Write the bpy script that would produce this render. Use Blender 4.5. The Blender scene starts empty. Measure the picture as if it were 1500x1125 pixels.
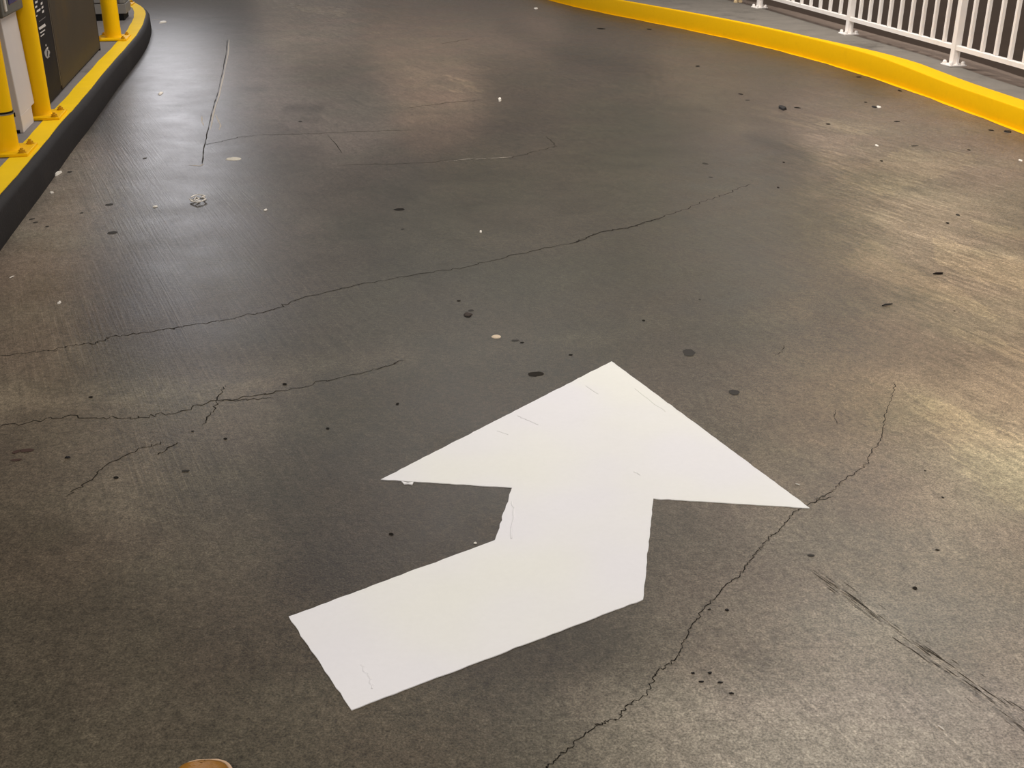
import bpy, bmesh, math, random
import numpy as np
from mathutils import Vector, Matrix

random.seed(7)
rng = np.random.default_rng(7)
PI = math.pi
C = bpy.context.scene.collection

# ------------------------------------------------------------------ survey
# The camera stands 1.6 m above the lane.  G() turns a surveyed sight line into
# the point where it meets a horizontal surface at height z.
F, PITCH, H = 1650.0, math.radians(24.3), 1.6
CP, SP = math.cos(PITCH), math.sin(PITCH)
def ray(px, py):
    x = (px - 750) / F; y = -(py - 562.5) / F
    return Vector((x, CP + y * SP, -SP + y * CP))
def G(px, py, z=0.0):
    d = ray(px, py); t = (H - z) / -d.z
    return Vector((d.x * t, d.y * t, z))
def onplane(px, py, p0, n):
    d = ray(px, py); o = Vector((0, 0, H))
    t = (p0 - o).dot(n) / d.dot(n)
    return o + d * t

def srgb(r, g, b):
    f = lambda c: (c / 255 / 12.92) if c / 255 <= 0.04045 else ((c / 255 + 0.055) / 1.055) ** 2.4
    return (f(r), f(g), f(b), 1.0)

# ------------------------------------------------------------------ materials
class NT:
    def __init__(self, name):
        self.m = bpy.data.materials.new(name); self.m.use_nodes = True
        self.t = self.m.node_tree; self.bsdf = self.t.nodes['Principled BSDF']
    def n(self, typ, **kw):
        o = self.t.nodes.new(typ)
        for k, v in kw.items():
            if hasattr(o, k): setattr(o, k, v)
        return o
    def link(self, a, b): self.t.links.new(a, b)
    def put(self, sock, v):
        if isinstance(v, (int, float)): sock.default_value = v
        elif isinstance(v, (tuple, list)): sock.default_value = v
        else: self.link(v, sock)
    def math(self, op, a, b=None, c=None, clamp=False):
        o = self.n('ShaderNodeMath'); o.operation = op; o.use_clamp = clamp
        self.put(o.inputs[0], a)
        if b is not None: self.put(o.inputs[1], b)
        if c is not None: self.put(o.inputs[2], c)
        return o.outputs[0]
    def coord(self): return self.n('ShaderNodeTexCoord').outputs['Object']
    def mapping(self, vec, rot=0.0, scale=(1, 1, 1), loc=(0, 0, 0)):
        o = self.n('ShaderNodeMapping'); self.link(vec, o.inputs[0])
        o.inputs['Location'].default_value = loc
        o.inputs['Rotation'].default_value = (0, 0, rot); o.inputs['Scale'].default_value = scale
        return o.outputs[0]
    def noise(self, vec, scale, detail=2.0, rough=0.5, dist=0.0):
        o = self.n('ShaderNodeTexNoise'); self.link(vec, o.inputs['Vector'])
        o.inputs['Scale'].default_value = scale; o.inputs['Detail'].default_value = detail
        o.inputs['Roughness'].default_value = rough; o.inputs['Distortion'].default_value = dist
        return o.outputs[0]
    def ramp(self, fac, lo, hi, a=0.0, b=1.0):
        o = self.n('ShaderNodeMapRange'); o.interpolation_type = 'SMOOTHSTEP'
        self.put(o.inputs['Value'], fac)
        o.inputs['From Min'].default_value = lo; o.inputs['From Max'].default_value = hi
        o.inputs['To Min'].default_value = a; o.inputs['To Max'].default_value = b
        return o.outputs[0]
    def mix(self, fac, a, b, mode='MIX'):
        o = self.n('ShaderNodeMix'); o.data_type = 'RGBA'; o.blend_type = mode
        self.put(o.inputs[0], fac); self.put(o.inputs[6], a); self.put(o.inputs[7], b)
        return o.outputs[2]
    def scale(self, col, fac):
        o = self.n('ShaderNodeVectorMath'); o.operation = 'SCALE'
        self.put(o.inputs[0], col[:3] if isinstance(col, tuple) else col); self.put(o.inputs['Scale'], fac)
        return o.outputs[0]
    def attr(self, name):
        o = self.n('ShaderNodeAttribute'); o.attribute_name = name
        return o
    def bump(self, h, strength=0.3, dist=0.01):
        o = self.n('ShaderNodeBump'); o.inputs['Strength'].default_value = strength
        o.inputs['Distance'].default_value = dist
        self.put(o.inputs['Height'], h); self.link(o.outputs[0], self.bsdf.inputs['Normal'])
    def base(self, col): self.put(self.bsdf.inputs['Base Color'], col)
    def set(self, **kw):
        for k, v in kw.items(): self.put(self.bsdf.inputs[k.replace('_', ' ')], v)

def simple(name, col, rough=0.5, metal=0.0, var=0.12, scale=14.0, bump=0.0, dirt=None, spec=0.18):
    M = NT(name); P = M.coord()
    n1 = M.noise(P, scale, 5, 0.6)
    f = M.math('MULTIPLY_ADD', n1, 2 * var, 1 - var)
    c = M.scale(col, f)
    if dirt:
        n2 = M.noise(P, scale * 0.35, 6, 0.7)
        c = M.mix(M.ramp(n2, 0.52, 0.75, 0, dirt[1]), c, dirt[0])
    M.base(c); M.set(Roughness=rough, Metallic=metal); M.put(M.bsdf.inputs['Specular IOR Level'], spec)
    if bump: M.bump(M.noise(P, scale * 8, 3), bump, 0.004)
    return M.m

MAT = {}
MAT['yellow'] = simple('yellow_paint', srgb(240, 186, 2), 0.5, var=0.05, scale=9, bump=0.12, dirt=(srgb(212, 156, 8), 0.35), spec=0.1)
MAT['kerb_yellow'] = simple('yellow_kerb_paint', srgb(236, 180, 0), 0.6, var=0.04, scale=30, bump=0.2, dirt=(srgb(222, 164, 2), 0.4), spec=0.06)
MAT['border_yellow'] = simple('worn_yellow_paint', srgb(244, 200, 28), 0.7, var=0.08, scale=6, bump=0.15, dirt=(srgb(222, 180, 66), 0.7), spec=0.05)
MAT['black_rubber'] = simple('black_kerb_paint', srgb(40, 37, 37), 0.62, var=0.18, scale=7, bump=0.25, dirt=(srgb(58, 54, 50), 0.4), spec=0.08)
MAT['island_concrete'] = simple('island_concrete', srgb(128, 122, 120), 0.8, var=0.15, scale=9, bump=0.3, dirt=(srgb(92, 88, 86), 0.6))
MAT['walk_concrete'] = simple('walkway_concrete', srgb(122, 115, 107), 0.85, var=0.3, scale=5, bump=0.4, dirt=(srgb(76, 71, 65), 0.85))
MAT['deck'] = simple('lower_deck_concrete', srgb(118, 98, 84), 0.85, var=0.18, scale=0.8, dirt=(srgb(100, 92, 76), 0.6))
MAT['ledge'] = simple('brown_ledge', srgb(126, 110, 99), 0.85, var=0.2, scale=7, dirt=(srgb(92, 79, 71), 0.5))
MAT['white_metal'] = simple('white_enamel', srgb(246, 238, 232), 0.4, var=0.03, scale=10, dirt=(srgb(226, 214, 204), 0.5))
MAT['grey_metal'] = simple('light_grey_metal', srgb(200, 191, 187), 0.45, var=0.04, scale=9)
MAT['mid_grey_metal'] = simple('mid_grey_metal', srgb(128, 124, 120), 0.5, var=0.06, scale=9)
MAT['dark_grey'] = simple('dark_grey_plastic', srgb(92, 89, 82), 0.5, var=0.08, scale=12)
MAT['black_metal'] = simple('black_enamel', srgb(38, 34, 33), 0.6, var=0.14, scale=6, dirt=(srgb(58, 49, 36), 0.5), spec=0.06)
MAT['black_door'] = simple('black_door_enamel', srgb(66, 57, 46), 0.55, var=0.16, scale=4, dirt=(srgb(82, 64, 36), 0.6), spec=0.08)
MAT['void'] = simple('shadow_black', srgb(16, 15, 15), 0.8, var=0.1)
MAT['edge_grey'] = simple('edge_highlight', srgb(112, 102, 90), 0.35, metal=0.5, var=0.1)
MAT['mark'] = simple('pale_print', srgb(198, 190, 184), 0.6, var=0.12, scale=40)
MAT['mark_dim'] = simple('grey_print', srgb(104, 99, 96), 0.6, var=0.1, scale=40)
MAT['emblem'] = simple('worn_grey_print', srgb(150, 144, 139), 0.6, var=0.35, scale=70)
MAT['screen'] = simple('blue_screen', srgb(44, 38, 92), 0.15, var=0.1)
MAT['pale_strip'] = simple('pale_plastic_strip', srgb(206, 198, 190), 0.3, var=0.03)
MAT['steel'] = simple('brushed_steel', srgb(170, 162, 150), 0.3, metal=0.8, var=0.1)
MAT['bolt'] = simple('yellowed_bolt', srgb(190, 140, 14), 0.5, var=0.2, scale=60)
MAT['beige'] = simple('beige_metal', srgb(206, 180, 140), 0.5, var=0.1)
MAT['white_scrap'] = simple('white_scrap', srgb(224, 216, 205), 0.6, var=0.1, scale=60)
MAT['beige_scrap'] = simple('beige_scrap', srgb(206, 186, 160), 0.7, var=0.15, scale=80)
MAT['grey_scrap'] = simple('pale_grey_scrap', srgb(186, 178, 164), 0.7, var=0.15, scale=60)
MAT['black_scrap'] = simple('black_scrap', srgb(26, 22, 21), 0.6, var=0.2, scale=60)
MAT['brown_scrap'] = simple('dark_brown_scrap', srgb(58, 48, 42), 0.8, var=0.2, scale=60)
MAT['leather'] = simple('tan_leather', srgb(146, 98, 28), 0.3, var=0.35, scale=34, bump=0.15, dirt=(srgb(70, 34, 6), 0.9), spec=0.1)
MAT['welt'] = simple('pale_welt', srgb(206, 172, 140), 0.5, var=0.12, scale=70)
MAT['sole'] = simple('dark_rubber_sole', srgb(70, 60, 58), 0.7, var=0.1, scale=30)
MAT['lace'] = simple('brown_lace', srgb(74, 44, 16), 0.8, var=0.2, scale=90)
MAT['crack'] = simple('crack_shadow', srgb(26, 22, 18), 0.9, var=0.2, scale=30, spec=0.1)
MAT['crack_faint'] = simple('hairline_shadow', srgb(40, 35, 29), 0.9, var=0.2, scale=30, spec=0.1)
MAT['scratch'] = simple('pale_scratch', srgb(160, 150, 138), 0.7, var=0.2, scale=30)
MAT['stain'] = simple('dark_spot', srgb(44, 39, 33), 0.7, var=0.15, scale=50)
MAT['rust_stain'] = simple('reddish_spot', srgb(66, 46, 38), 0.7, var=0.15, scale=50)

GDIR = math.radians(115)      # heading of the broom finish and of the tyre paths

def floor_material():
    M = NT('worn_broomed_concrete'); P = M.coord()
    R = M.mapping(P, rot=-GDIR)
    R.node.vector_type = 'POINT'
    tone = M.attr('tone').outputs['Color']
    msk = M.attr('masks'); sep = M.n('ShaderNodeSeparateColor'); M.link(msk.outputs['Color'], sep.inputs[0])
    groove_m, streak_m, ridge_m = sep.outputs[0], sep.outputs[1], sep.outputs[2]
    fine = M.noise(P, 190, 3, 0.7)
    grain = M.noise(P, 62, 5, 0.72)
    mott = M.noise(P, 3.0, 7, 0.68)
    mid = M.noise(M.mapping(R, scale=(0.8, 1.25, 1)), 20, 4, 0.62, 0.6)
    big = M.noise(P, 0.9, 4, 0.6)
    hue = M.noise(M.mapping(P, loc=(7, 3, 0)), 1.6, 4, 0.6)
    gro = M.noise(M.mapping(R, scale=(2.2, 105, 1)), 1.0, 3, 0.6)
    gro2 = M.noise(M.mapping(R, scale=(1.1, 48, 1), loc=(3, 1, 0)), 1.0, 4, 0.65)
    gpatch = M.noise(M.mapping(R, scale=(0.9, 3.0, 1)), 1.0, 3, 0.6)
    stk = M.noise(M.mapping(R, scale=(1.5, 9, 1)), 1.0, 8, 0.66, 0.25)
    stk2 = M.noise(M.mapping(R, scale=(5.5, 40, 1), loc=(2, 5, 0)), 1.0, 6, 0.7)
    # brightness
    f = M.math('MULTIPLY', M.math('MULTIPLY_ADD', mott, 0.8, 0.6), M.math('MULTIPLY_ADD', mid, 1.0, 0.5))
    f = M.math('MULTIPLY', f, M.math('MULTIPLY_ADD', big, 0.24, 0.88))
    f = M.math('MULTIPLY', f, M.math('MAXIMUM', M.math('MULTIPLY_ADD', grain, 2.1, -0.05), 0.4))
    f = M.math('MULTIPLY', f, M.math('MAXIMUM', M.math('MULTIPLY_ADD', fine, 2.8, -0.4), 0.3))
    gl = M.math('SUBTRACT', M.ramp(gro, 0.52, 0.72), M.math('MULTIPLY', M.ramp(gro2, 0.36, 0.48, 1, 0), 0.45))
    gm = M.math('MULTIPLY', groove_m, M.ramp(gpatch, 0.34, 0.6, 0.25, 1.0))
    f = M.math('MULTIPLY', f, M.math('ADD', 1.0, M.math('MULTIPLY', M.math('MULTIPLY', gl, gm), 0.95)))
    faint = M.math('MULTIPLY_ADD', gro2, 0.16, 0.92)
    f = M.math('MULTIPLY', f, faint)
    sl = M.math('ADD', M.math('MULTIPLY_ADD', M.ramp(stk, 0.46, 0.58), 0.4, -0.18), M.math('MULTIPLY_ADD', M.ramp(stk2, 0.46, 0.58), 0.6, -0.28))
    f = M.math('MULTIPLY', f, M.math('ADD', 1.0, M.math('MULTIPLY', M.math('MULTIPLY', sl, streak_m), 0.55)))
    f = M.math('MULTIPLY', f, M.math('ADD', 1.0, M.math('MULTIPLY', ridge_m, M.ramp(mott, 0.35, 0.6, 0.1, 0.75))))
    wear = M.attr('wear').outputs['Fac']
    wn = M.math('MULTIPLY', M.math('ADD', M.math('SUBTRACT', stk, 0.5), M.math('MULTIPLY', M.math('SUBTRACT', stk2, 0.5), 0.8)), 1.5)
    wk = M.ramp(M.math('ADD', wear, wn), 0.42, 0.56)
    wk = M.math('MULTIPLY', wk, M.ramp(wear, 0.05, 0.4))
    f = M.math('MULTIPLY', f, M.math('MULTIPLY_ADD', wk, 0.2, 1.0))
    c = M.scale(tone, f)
    c = M.mix(wk, c, M.mix(1.0, c, (1.0, 1.0, 0.95, 1), 'MULTIPLY'))
    tint = M.mix(M.ramp(hue, 0.36, 0.62), (1.0, 1.0, 0.955, 1), (1.04, 0.985, 0.97, 1))
    c = M.mix(1.0, c, tint, 'MULTIPLY')
    M.base(c)
    r = M.math('ADD', 0.27, M.math('MULTIPLY', mott, 0.22))
    M.set(Roughness=r); M.put(M.bsdf.inputs['Specular IOR Level'], 0.12)
    h = M.math('ADD', M.math('MULTIPLY', M.math('MULTIPLY', gro, groove_m), 0.9), M.math('ADD', M.math('MULTIPLY', fine, 0.35), M.math('MULTIPLY', grain, 0.5)))
    M.bump(h, 0.35, 0.004)
    return M.m
MAT['floor'] = floor_material()

def arrow_material():
    M = NT('white_road_paint'); P = M.coord()
    n = M.noise(P, 5, 4, 0.6); n2 = M.noise(P, 60, 3, 0.6); n3 = M.noise(P, 1.6, 2)
    c = M.mix(M.ramp(n3, 0.35, 0.65), srgb(229, 225, 227), srgb(231, 228, 220))
    f = M.math('MULTIPLY', M.math('MULTIPLY_ADD', n, 0.06, 0.97), M.math('MULTIPLY_ADD', n2, 0.05, 0.975))
    M.base(M.scale(c, f)); M.set(Roughness=0.5); M.put(M.bsdf.inputs['Specular IOR Level'], 0.35)
    M.bump(M.math('ADD', M.math('MULTIPLY', n2, 0.3), n), 0.25, 0.004)
    return M.m
MAT['arrow'] = arrow_material()

# ------------------------------------------------------------------ mesh tools
def obj(name, bm, mat, parent=None, smooth=False, loc=None):
    me = bpy.data.meshes.new(name); bm.normal_update(); bm.to_mesh(me); bm.free()
    for m in (mat if isinstance(mat, (list, tuple)) else [mat]): me.materials.append(m)
    if smooth:
        me.polygons.foreach_set('use_smooth', [True] * len(me.polygons))
        me.set_sharp_from_angle(angle=math.radians(38))
    o = bpy.data.objects.new(name, me); C.objects.link(o)
    if parent is not None: o.parent = parent
    if loc is not None: o.location = loc
    return o
def tag(o, label, cat, group=None, kind=None):
    o['label'] = label; o['category'] = cat
    if group: o['group'] = group
    if kind: o['kind'] = kind
    return o
def thing(name, label, cat, loc=(0, 0, 0), rotz=0.0, group=None):
    o = bpy.data.objects.new(name, None); C.objects.link(o)
    o.location = loc; o.rotation_euler = (0, 0, rotz); o.empty_display_size = 0.1
    return tag(o, label, cat, group)
def bm_new(): return bmesh.new()
def box(bm, lo, hi, bevel=0.0, mi=0):
    r = bmesh.ops.create_cube(bm, size=1.0)
    lo, hi = Vector(lo), Vector(hi)
    for v in r['verts']:
        v.co = Vector([lo[i] + (v.co[i] + 0.5) * (hi[i] - lo[i]) for i in range(3)])
    fs = {f for v in r['verts'] for f in v.link_faces}
    for f in fs: f.material_index = mi
    if bevel:
        es = {e for v in r['verts'] for e in v.link_edges}
        bmesh.ops.bevel(bm, geom=list(es), offset=bevel, segments=2, affect='EDGES', profile=0.5)
    return bm
def tube(bm, pts, r, seg=16, cap=True):
    rings = []
    pts = [Vector(p) for p in pts]
    for i, p in enumerate(pts):
        a = pts[max(i - 1, 0)]; b = pts[min(i + 1, len(pts) - 1)]
        d = (b - a).normalized()
        up = Vector((0, 0, 1)) if abs(d.z) < 0.95 else Vector((1, 0, 0))
        s = d.cross(up).normalized(); u = s.cross(d)
        rr = r[i] if isinstance(r, (list, tuple)) else r
        rings.append([bm.verts.new(p + s * math.cos(2 * PI * k / seg) * rr + u * math.sin(2 * PI * k / seg) * rr) for k in range(seg)])
    for a, b in zip(rings, rings[1:]):
        for k in range(seg): bm.faces.new((a[k], a[(k + 1) % seg], b[(k + 1) % seg], b[k]))
    if cap:
        bm.faces.new(list(reversed(rings[0]))); bm.faces.new(rings[-1])
    bmesh.ops.recalc_face_normals(bm, faces=bm.faces)
    return bm
def lathe(bm, prof, seg=32, ctr=(0, 0, 0)):
    rings = []
    for r, z in prof:
        if r < 1e-6: rings.append([bm.verts.new((ctr[0], ctr[1], ctr[2] + z))])
        else: rings.append([bm.verts.new((ctr[0] + r * math.cos(2 * PI * k / seg), ctr[1] + r * math.sin(2 * PI * k / seg), ctr[2] + z)) for k in range(seg)])
    for a, b in zip(rings, rings[1:]):
        for k in range(seg):
            k2 = (k + 1) % seg
            if len(a) == 1 and len(b) == 1: continue
            if len(a) == 1: bm.faces.new((a[0], b[k], b[k2]))
            elif len(b) == 1: bm.faces.new((a[k], a[k2], b[0]))
            else: bm.faces.new((a[k], a[k2], b[k2], b[k]))
    bmesh.ops.recalc_face_normals(bm, faces=bm.faces)
    return bm
def prism(bm, poly, z0, z1, mi=0):
    n = len(poly)
    lo = [bm.verts.new((p[0], p[1], z0)) for p in poly]; hi = [bm.verts.new((p[0], p[1], z1)) for p in poly]
    fs = [bm.faces.new(hi), bm.faces.new(list(reversed(lo)))]
    for i in range(n): fs.append(bm.faces.new((lo[i], lo[(i + 1) % n], hi[(i + 1) % n], hi[i])))
    for f in fs: f.material_index = mi
    bmesh.ops.recalc_face_normals(bm, faces=fs)
    return bm
def catmull(pts, per=8):
    pts = [Vector(p) for p in pts]; out = []
    for i in range(len(pts) - 1):
        p0 = pts[max(i - 1, 0)]; p1 = pts[i]; p2 = pts[i + 1]; p3 = pts[min(i + 2, len(pts) - 1)]
        for k in range(per):
            t = k / per
            out.append(0.5 * ((2 * p1) + (p2 - p0) * t + (2 * p0 - 5 * p1 + 4 * p2 - p3) * t * t + (3 * p1 - p0 - 3 * p2 + p3) * t ** 3))
    out.append(pts[-1]); return out
def normals2(path):
    """unit normals pointing to the right of the direction of travel"""
    out = []
    for i in range(len(path)):
        d = path[min(i + 1, len(path) - 1)] - path[max(i - 1, 0)]
        d = Vector((d.x, d.y)).normalized(); out.append(Vector((d.y, -d.x)))
    return out
def sweep(bm, path, prof, mi=None, hz=None):
    """prof: (offset to the right, z); path: plan points; hz: height factor per point"""
    N = normals2(path); rows = []
    for i, p in enumerate(path):
        k = hz[i] if hz else 1.0
        rows.append([bm.verts.new((p.x + N[i].x * o, p.y + N[i].y * o, z * k)) for o, z in prof])
    for a, b in zip(rows, rows[1:]):
        for j in range(len(prof) - 1):
            f = bm.faces.new((a[j], b[j], b[j + 1], a[j + 1]))
            if mi: f.material_index = mi[j]
    for r in (rows[0], rows[-1]):
        try: bm.faces.new(r)
        except Exception: pass
    bmesh.ops.recalc_face_normals(bm, faces=bm.faces)
    return bm

# ------------------------------------------------------------------ plan curves
# right kerb, foot line: x as a cubic in y through the surveyed points
kp = [(806.7, 0), (926.7, 27.5), (990.7, 40), (1050, 52), (1103.7, 63.6), (1157, 78), (1218.7, 96.6), (1280, 115), (1350, 136), (1403, 156.4), (1447.7, 175), (1500, 194.6)]
kq = [G(*p) for p in kp]
kfit = np.polyfit([p.y for p in kq], [p.x for p in kq], 4)
ky0, ky1 = min(p.y for p in kq), max(p.y for p in kq)
def kerb_x(y):
    yc = min(max(y, ky0), ky1); x = float(np.polyval(kfit, yc))
    if y > ky1: x += float(np.polyval(np.polyder(kfit), ky1)) * (y - ky1)
    if y < ky0: x += 0.9 * float(np.polyval(np.polyder(kfit), ky0)) * (y - ky0) * math.exp(-(ky0 - y) / 1.5)
    return x
def kerb_h(y):
    t = min(max((y - 8.6) / 1.6, 0), 1); t = t * t * (3 - 2 * t)
    return 0.15 + 0.037 * t
kerb_path = [Vector((kerb_x(y), y, 0)) for y in np.arange(4.0, 24.01, 0.2)]

# left island, outer top edge
iz = 0.18
io = [(0, 283.5), (45.7, 232), (91.5, 176), (117.6, 148), (160, 96), (191, 61.6), (205, 43), (211, 29), (213, 19), (210, 12.5), (203, 7.5), (190, 0)]
iq = [G(x, y, iz) for x, y in io]
d0 = (iq[0] - iq[2]).normalized(); d1 = (iq[-1] - iq[-2]).normalized()
iq = [iq[0] + d0 * 3.2, iq[0] + d0 * 1.2] + iq + [iq[-1] + d1 * 0.9, iq[-1] + d1 * 2.5]
island_path = [Vector((p.x, p.y, 0)) for p in catmull(iq, 6)]
# smooth once more
for _ in range(6):
    island_path = [island_path[0]] + [(island_path[i - 1] + island_path[i] * 2 + island_path[i + 1]) / 4 for i in range(1, len(island_path) - 1)] + [island_path[-1]]
kd = (G(91.5, 176, iz) - G(0, 283.5, iz)); KDIR = math.atan2(kd.y, kd.x); KD = Vector((math.cos(KDIR), math.sin(KDIR), 0)); KN = Vector((KD.y, -KD.x, 0))  # KN faces the lane

# ------------------------------------------------------------------ floor
# fitted slab colours: oil-darkened tyre paths, dusty worn margins, part of the sheen painted in (sight line -> sRGB)
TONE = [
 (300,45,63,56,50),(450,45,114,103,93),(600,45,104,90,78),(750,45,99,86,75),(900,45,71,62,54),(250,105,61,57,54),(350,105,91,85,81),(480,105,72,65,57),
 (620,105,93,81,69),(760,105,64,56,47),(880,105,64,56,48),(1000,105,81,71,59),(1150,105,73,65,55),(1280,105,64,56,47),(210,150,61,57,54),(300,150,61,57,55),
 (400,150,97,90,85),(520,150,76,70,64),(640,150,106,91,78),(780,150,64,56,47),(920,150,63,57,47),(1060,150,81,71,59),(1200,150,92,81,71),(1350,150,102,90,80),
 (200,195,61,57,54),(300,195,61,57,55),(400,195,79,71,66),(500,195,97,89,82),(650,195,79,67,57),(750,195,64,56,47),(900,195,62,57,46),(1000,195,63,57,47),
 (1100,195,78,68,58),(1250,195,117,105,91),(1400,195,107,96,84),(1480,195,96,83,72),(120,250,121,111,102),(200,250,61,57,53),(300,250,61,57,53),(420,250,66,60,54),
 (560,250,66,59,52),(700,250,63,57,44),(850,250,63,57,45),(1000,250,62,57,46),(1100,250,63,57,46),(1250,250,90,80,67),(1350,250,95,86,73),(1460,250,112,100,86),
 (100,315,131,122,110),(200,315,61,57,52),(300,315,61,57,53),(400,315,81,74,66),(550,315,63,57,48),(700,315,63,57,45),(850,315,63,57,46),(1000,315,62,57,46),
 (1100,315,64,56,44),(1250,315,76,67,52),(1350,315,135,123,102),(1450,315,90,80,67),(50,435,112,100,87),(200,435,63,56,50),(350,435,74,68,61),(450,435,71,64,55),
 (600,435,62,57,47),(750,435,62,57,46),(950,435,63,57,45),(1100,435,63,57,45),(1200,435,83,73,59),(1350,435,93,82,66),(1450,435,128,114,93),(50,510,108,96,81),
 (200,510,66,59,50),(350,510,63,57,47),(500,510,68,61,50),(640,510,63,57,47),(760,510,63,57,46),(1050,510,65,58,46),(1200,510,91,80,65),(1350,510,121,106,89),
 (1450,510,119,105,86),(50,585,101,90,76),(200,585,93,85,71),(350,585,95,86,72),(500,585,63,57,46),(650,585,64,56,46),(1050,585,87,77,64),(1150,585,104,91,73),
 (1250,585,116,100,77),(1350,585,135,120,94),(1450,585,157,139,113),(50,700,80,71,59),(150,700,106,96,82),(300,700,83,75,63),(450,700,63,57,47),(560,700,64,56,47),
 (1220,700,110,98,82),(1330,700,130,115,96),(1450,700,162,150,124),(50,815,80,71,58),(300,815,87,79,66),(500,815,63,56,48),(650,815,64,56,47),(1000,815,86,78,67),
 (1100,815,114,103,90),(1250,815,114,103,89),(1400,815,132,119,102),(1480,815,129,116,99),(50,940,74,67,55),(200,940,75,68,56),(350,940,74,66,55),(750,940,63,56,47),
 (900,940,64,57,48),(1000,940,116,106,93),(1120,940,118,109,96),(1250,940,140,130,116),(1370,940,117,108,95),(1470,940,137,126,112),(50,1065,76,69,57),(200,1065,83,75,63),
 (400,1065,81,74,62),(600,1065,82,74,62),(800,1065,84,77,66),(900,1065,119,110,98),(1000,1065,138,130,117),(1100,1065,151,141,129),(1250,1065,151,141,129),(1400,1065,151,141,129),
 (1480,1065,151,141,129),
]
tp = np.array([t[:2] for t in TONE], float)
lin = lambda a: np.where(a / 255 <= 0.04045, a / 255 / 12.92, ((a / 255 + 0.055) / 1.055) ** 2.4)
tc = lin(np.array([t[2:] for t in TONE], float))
def project(X, Y):
    dep = Y * CP + H * SP; up = Y * SP - H * CP
    dep = np.maximum(dep, 0.4)
    return 750 + F * X / dep, 562.5 - F * up / dep
def blob(U, V, pts, sx, sy, ang=0.0):
    out = np.zeros_like(U); c, s = math.cos(ang), math.sin(ang)
    for (x, y, k) in pts:
        a = (U - x) * c + (V - y) * s; b = -(U - x) * s + (V - y) * c
        out = np.maximum(out, k * np.exp(-(a / sx) ** 2 - (b / sy) ** 2))
    return out
def linedist(U, V, poly):
    d = np.full(U.shape, 1e9)
    for (x0, y0), (x1, y1) in zip(poly, poly[1:]):
        dx, dy = x1 - x0, y1 - y0; t = np.clip(((U - x0) * dx + (V - y0) * dy) / (dx * dx + dy * dy), 0, 1)
        d = np.minimum(d, np.hypot(U - x0 - t * dx, V - y0 - t * dy))
    return d

def jag(poly, amp, n):
    out = []
    for a, b in zip(poly, poly[1:]):
        for k in range(n):
            t = k / n; p = a.lerp(b, t)
            if k: p = p + Vector((random.uniform(-amp, amp), random.uniform(-amp, amp), 0))
            out.append(p)
    out.append(poly[-1]); return out
def ribbon(bm, poly, w, mi, z, vary=0.5):
    N = normals2(poly); prev = None
    for i, p in enumerate(poly):
        ww = w * (1 + random.uniform(-vary, vary)) * (0.35 if i in (0, len(poly) - 1) else 1) / 2
        a = bm.verts.new((p.x + N[i].x * ww, p.y + N[i].y * ww, z)); b = bm.verts.new((p.x - N[i].x * ww, p.y - N[i].y * ww, z))
        if prev:
            f = bm.faces.new((prev[0], a, b, prev[1])); f.material_index = mi
            if f.normal.z < 0: f.normal_flip()
        prev = (a, b)
def patch(bm, px, py, wpx, hpx, mi, z, rot=0.0):
    c = G(px, py); s = (c - Vector((0, 0, H))).length / F
    e = G(px, py - hpx / 2).y - G(px, py + hpx / 2).y
    vs = []; n = 11; ph = random.uniform(0, 6)
    for k in range(n):
        a = 2 * PI * k / n; r = 1 + 0.16 * math.sin(2 * a + ph) + random.uniform(-0.12, 0.12)
        x, y = r * math.cos(a) * wpx * s / 2, r * math.sin(a) * e / 2
        vs.append(bm.verts.new((c.x + x * math.cos(rot) - y * math.sin(rot), c.y + x * math.sin(rot) + y * math.cos(rot), z)))
    f = bm.faces.new(vs); f.material_index = mi

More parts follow.
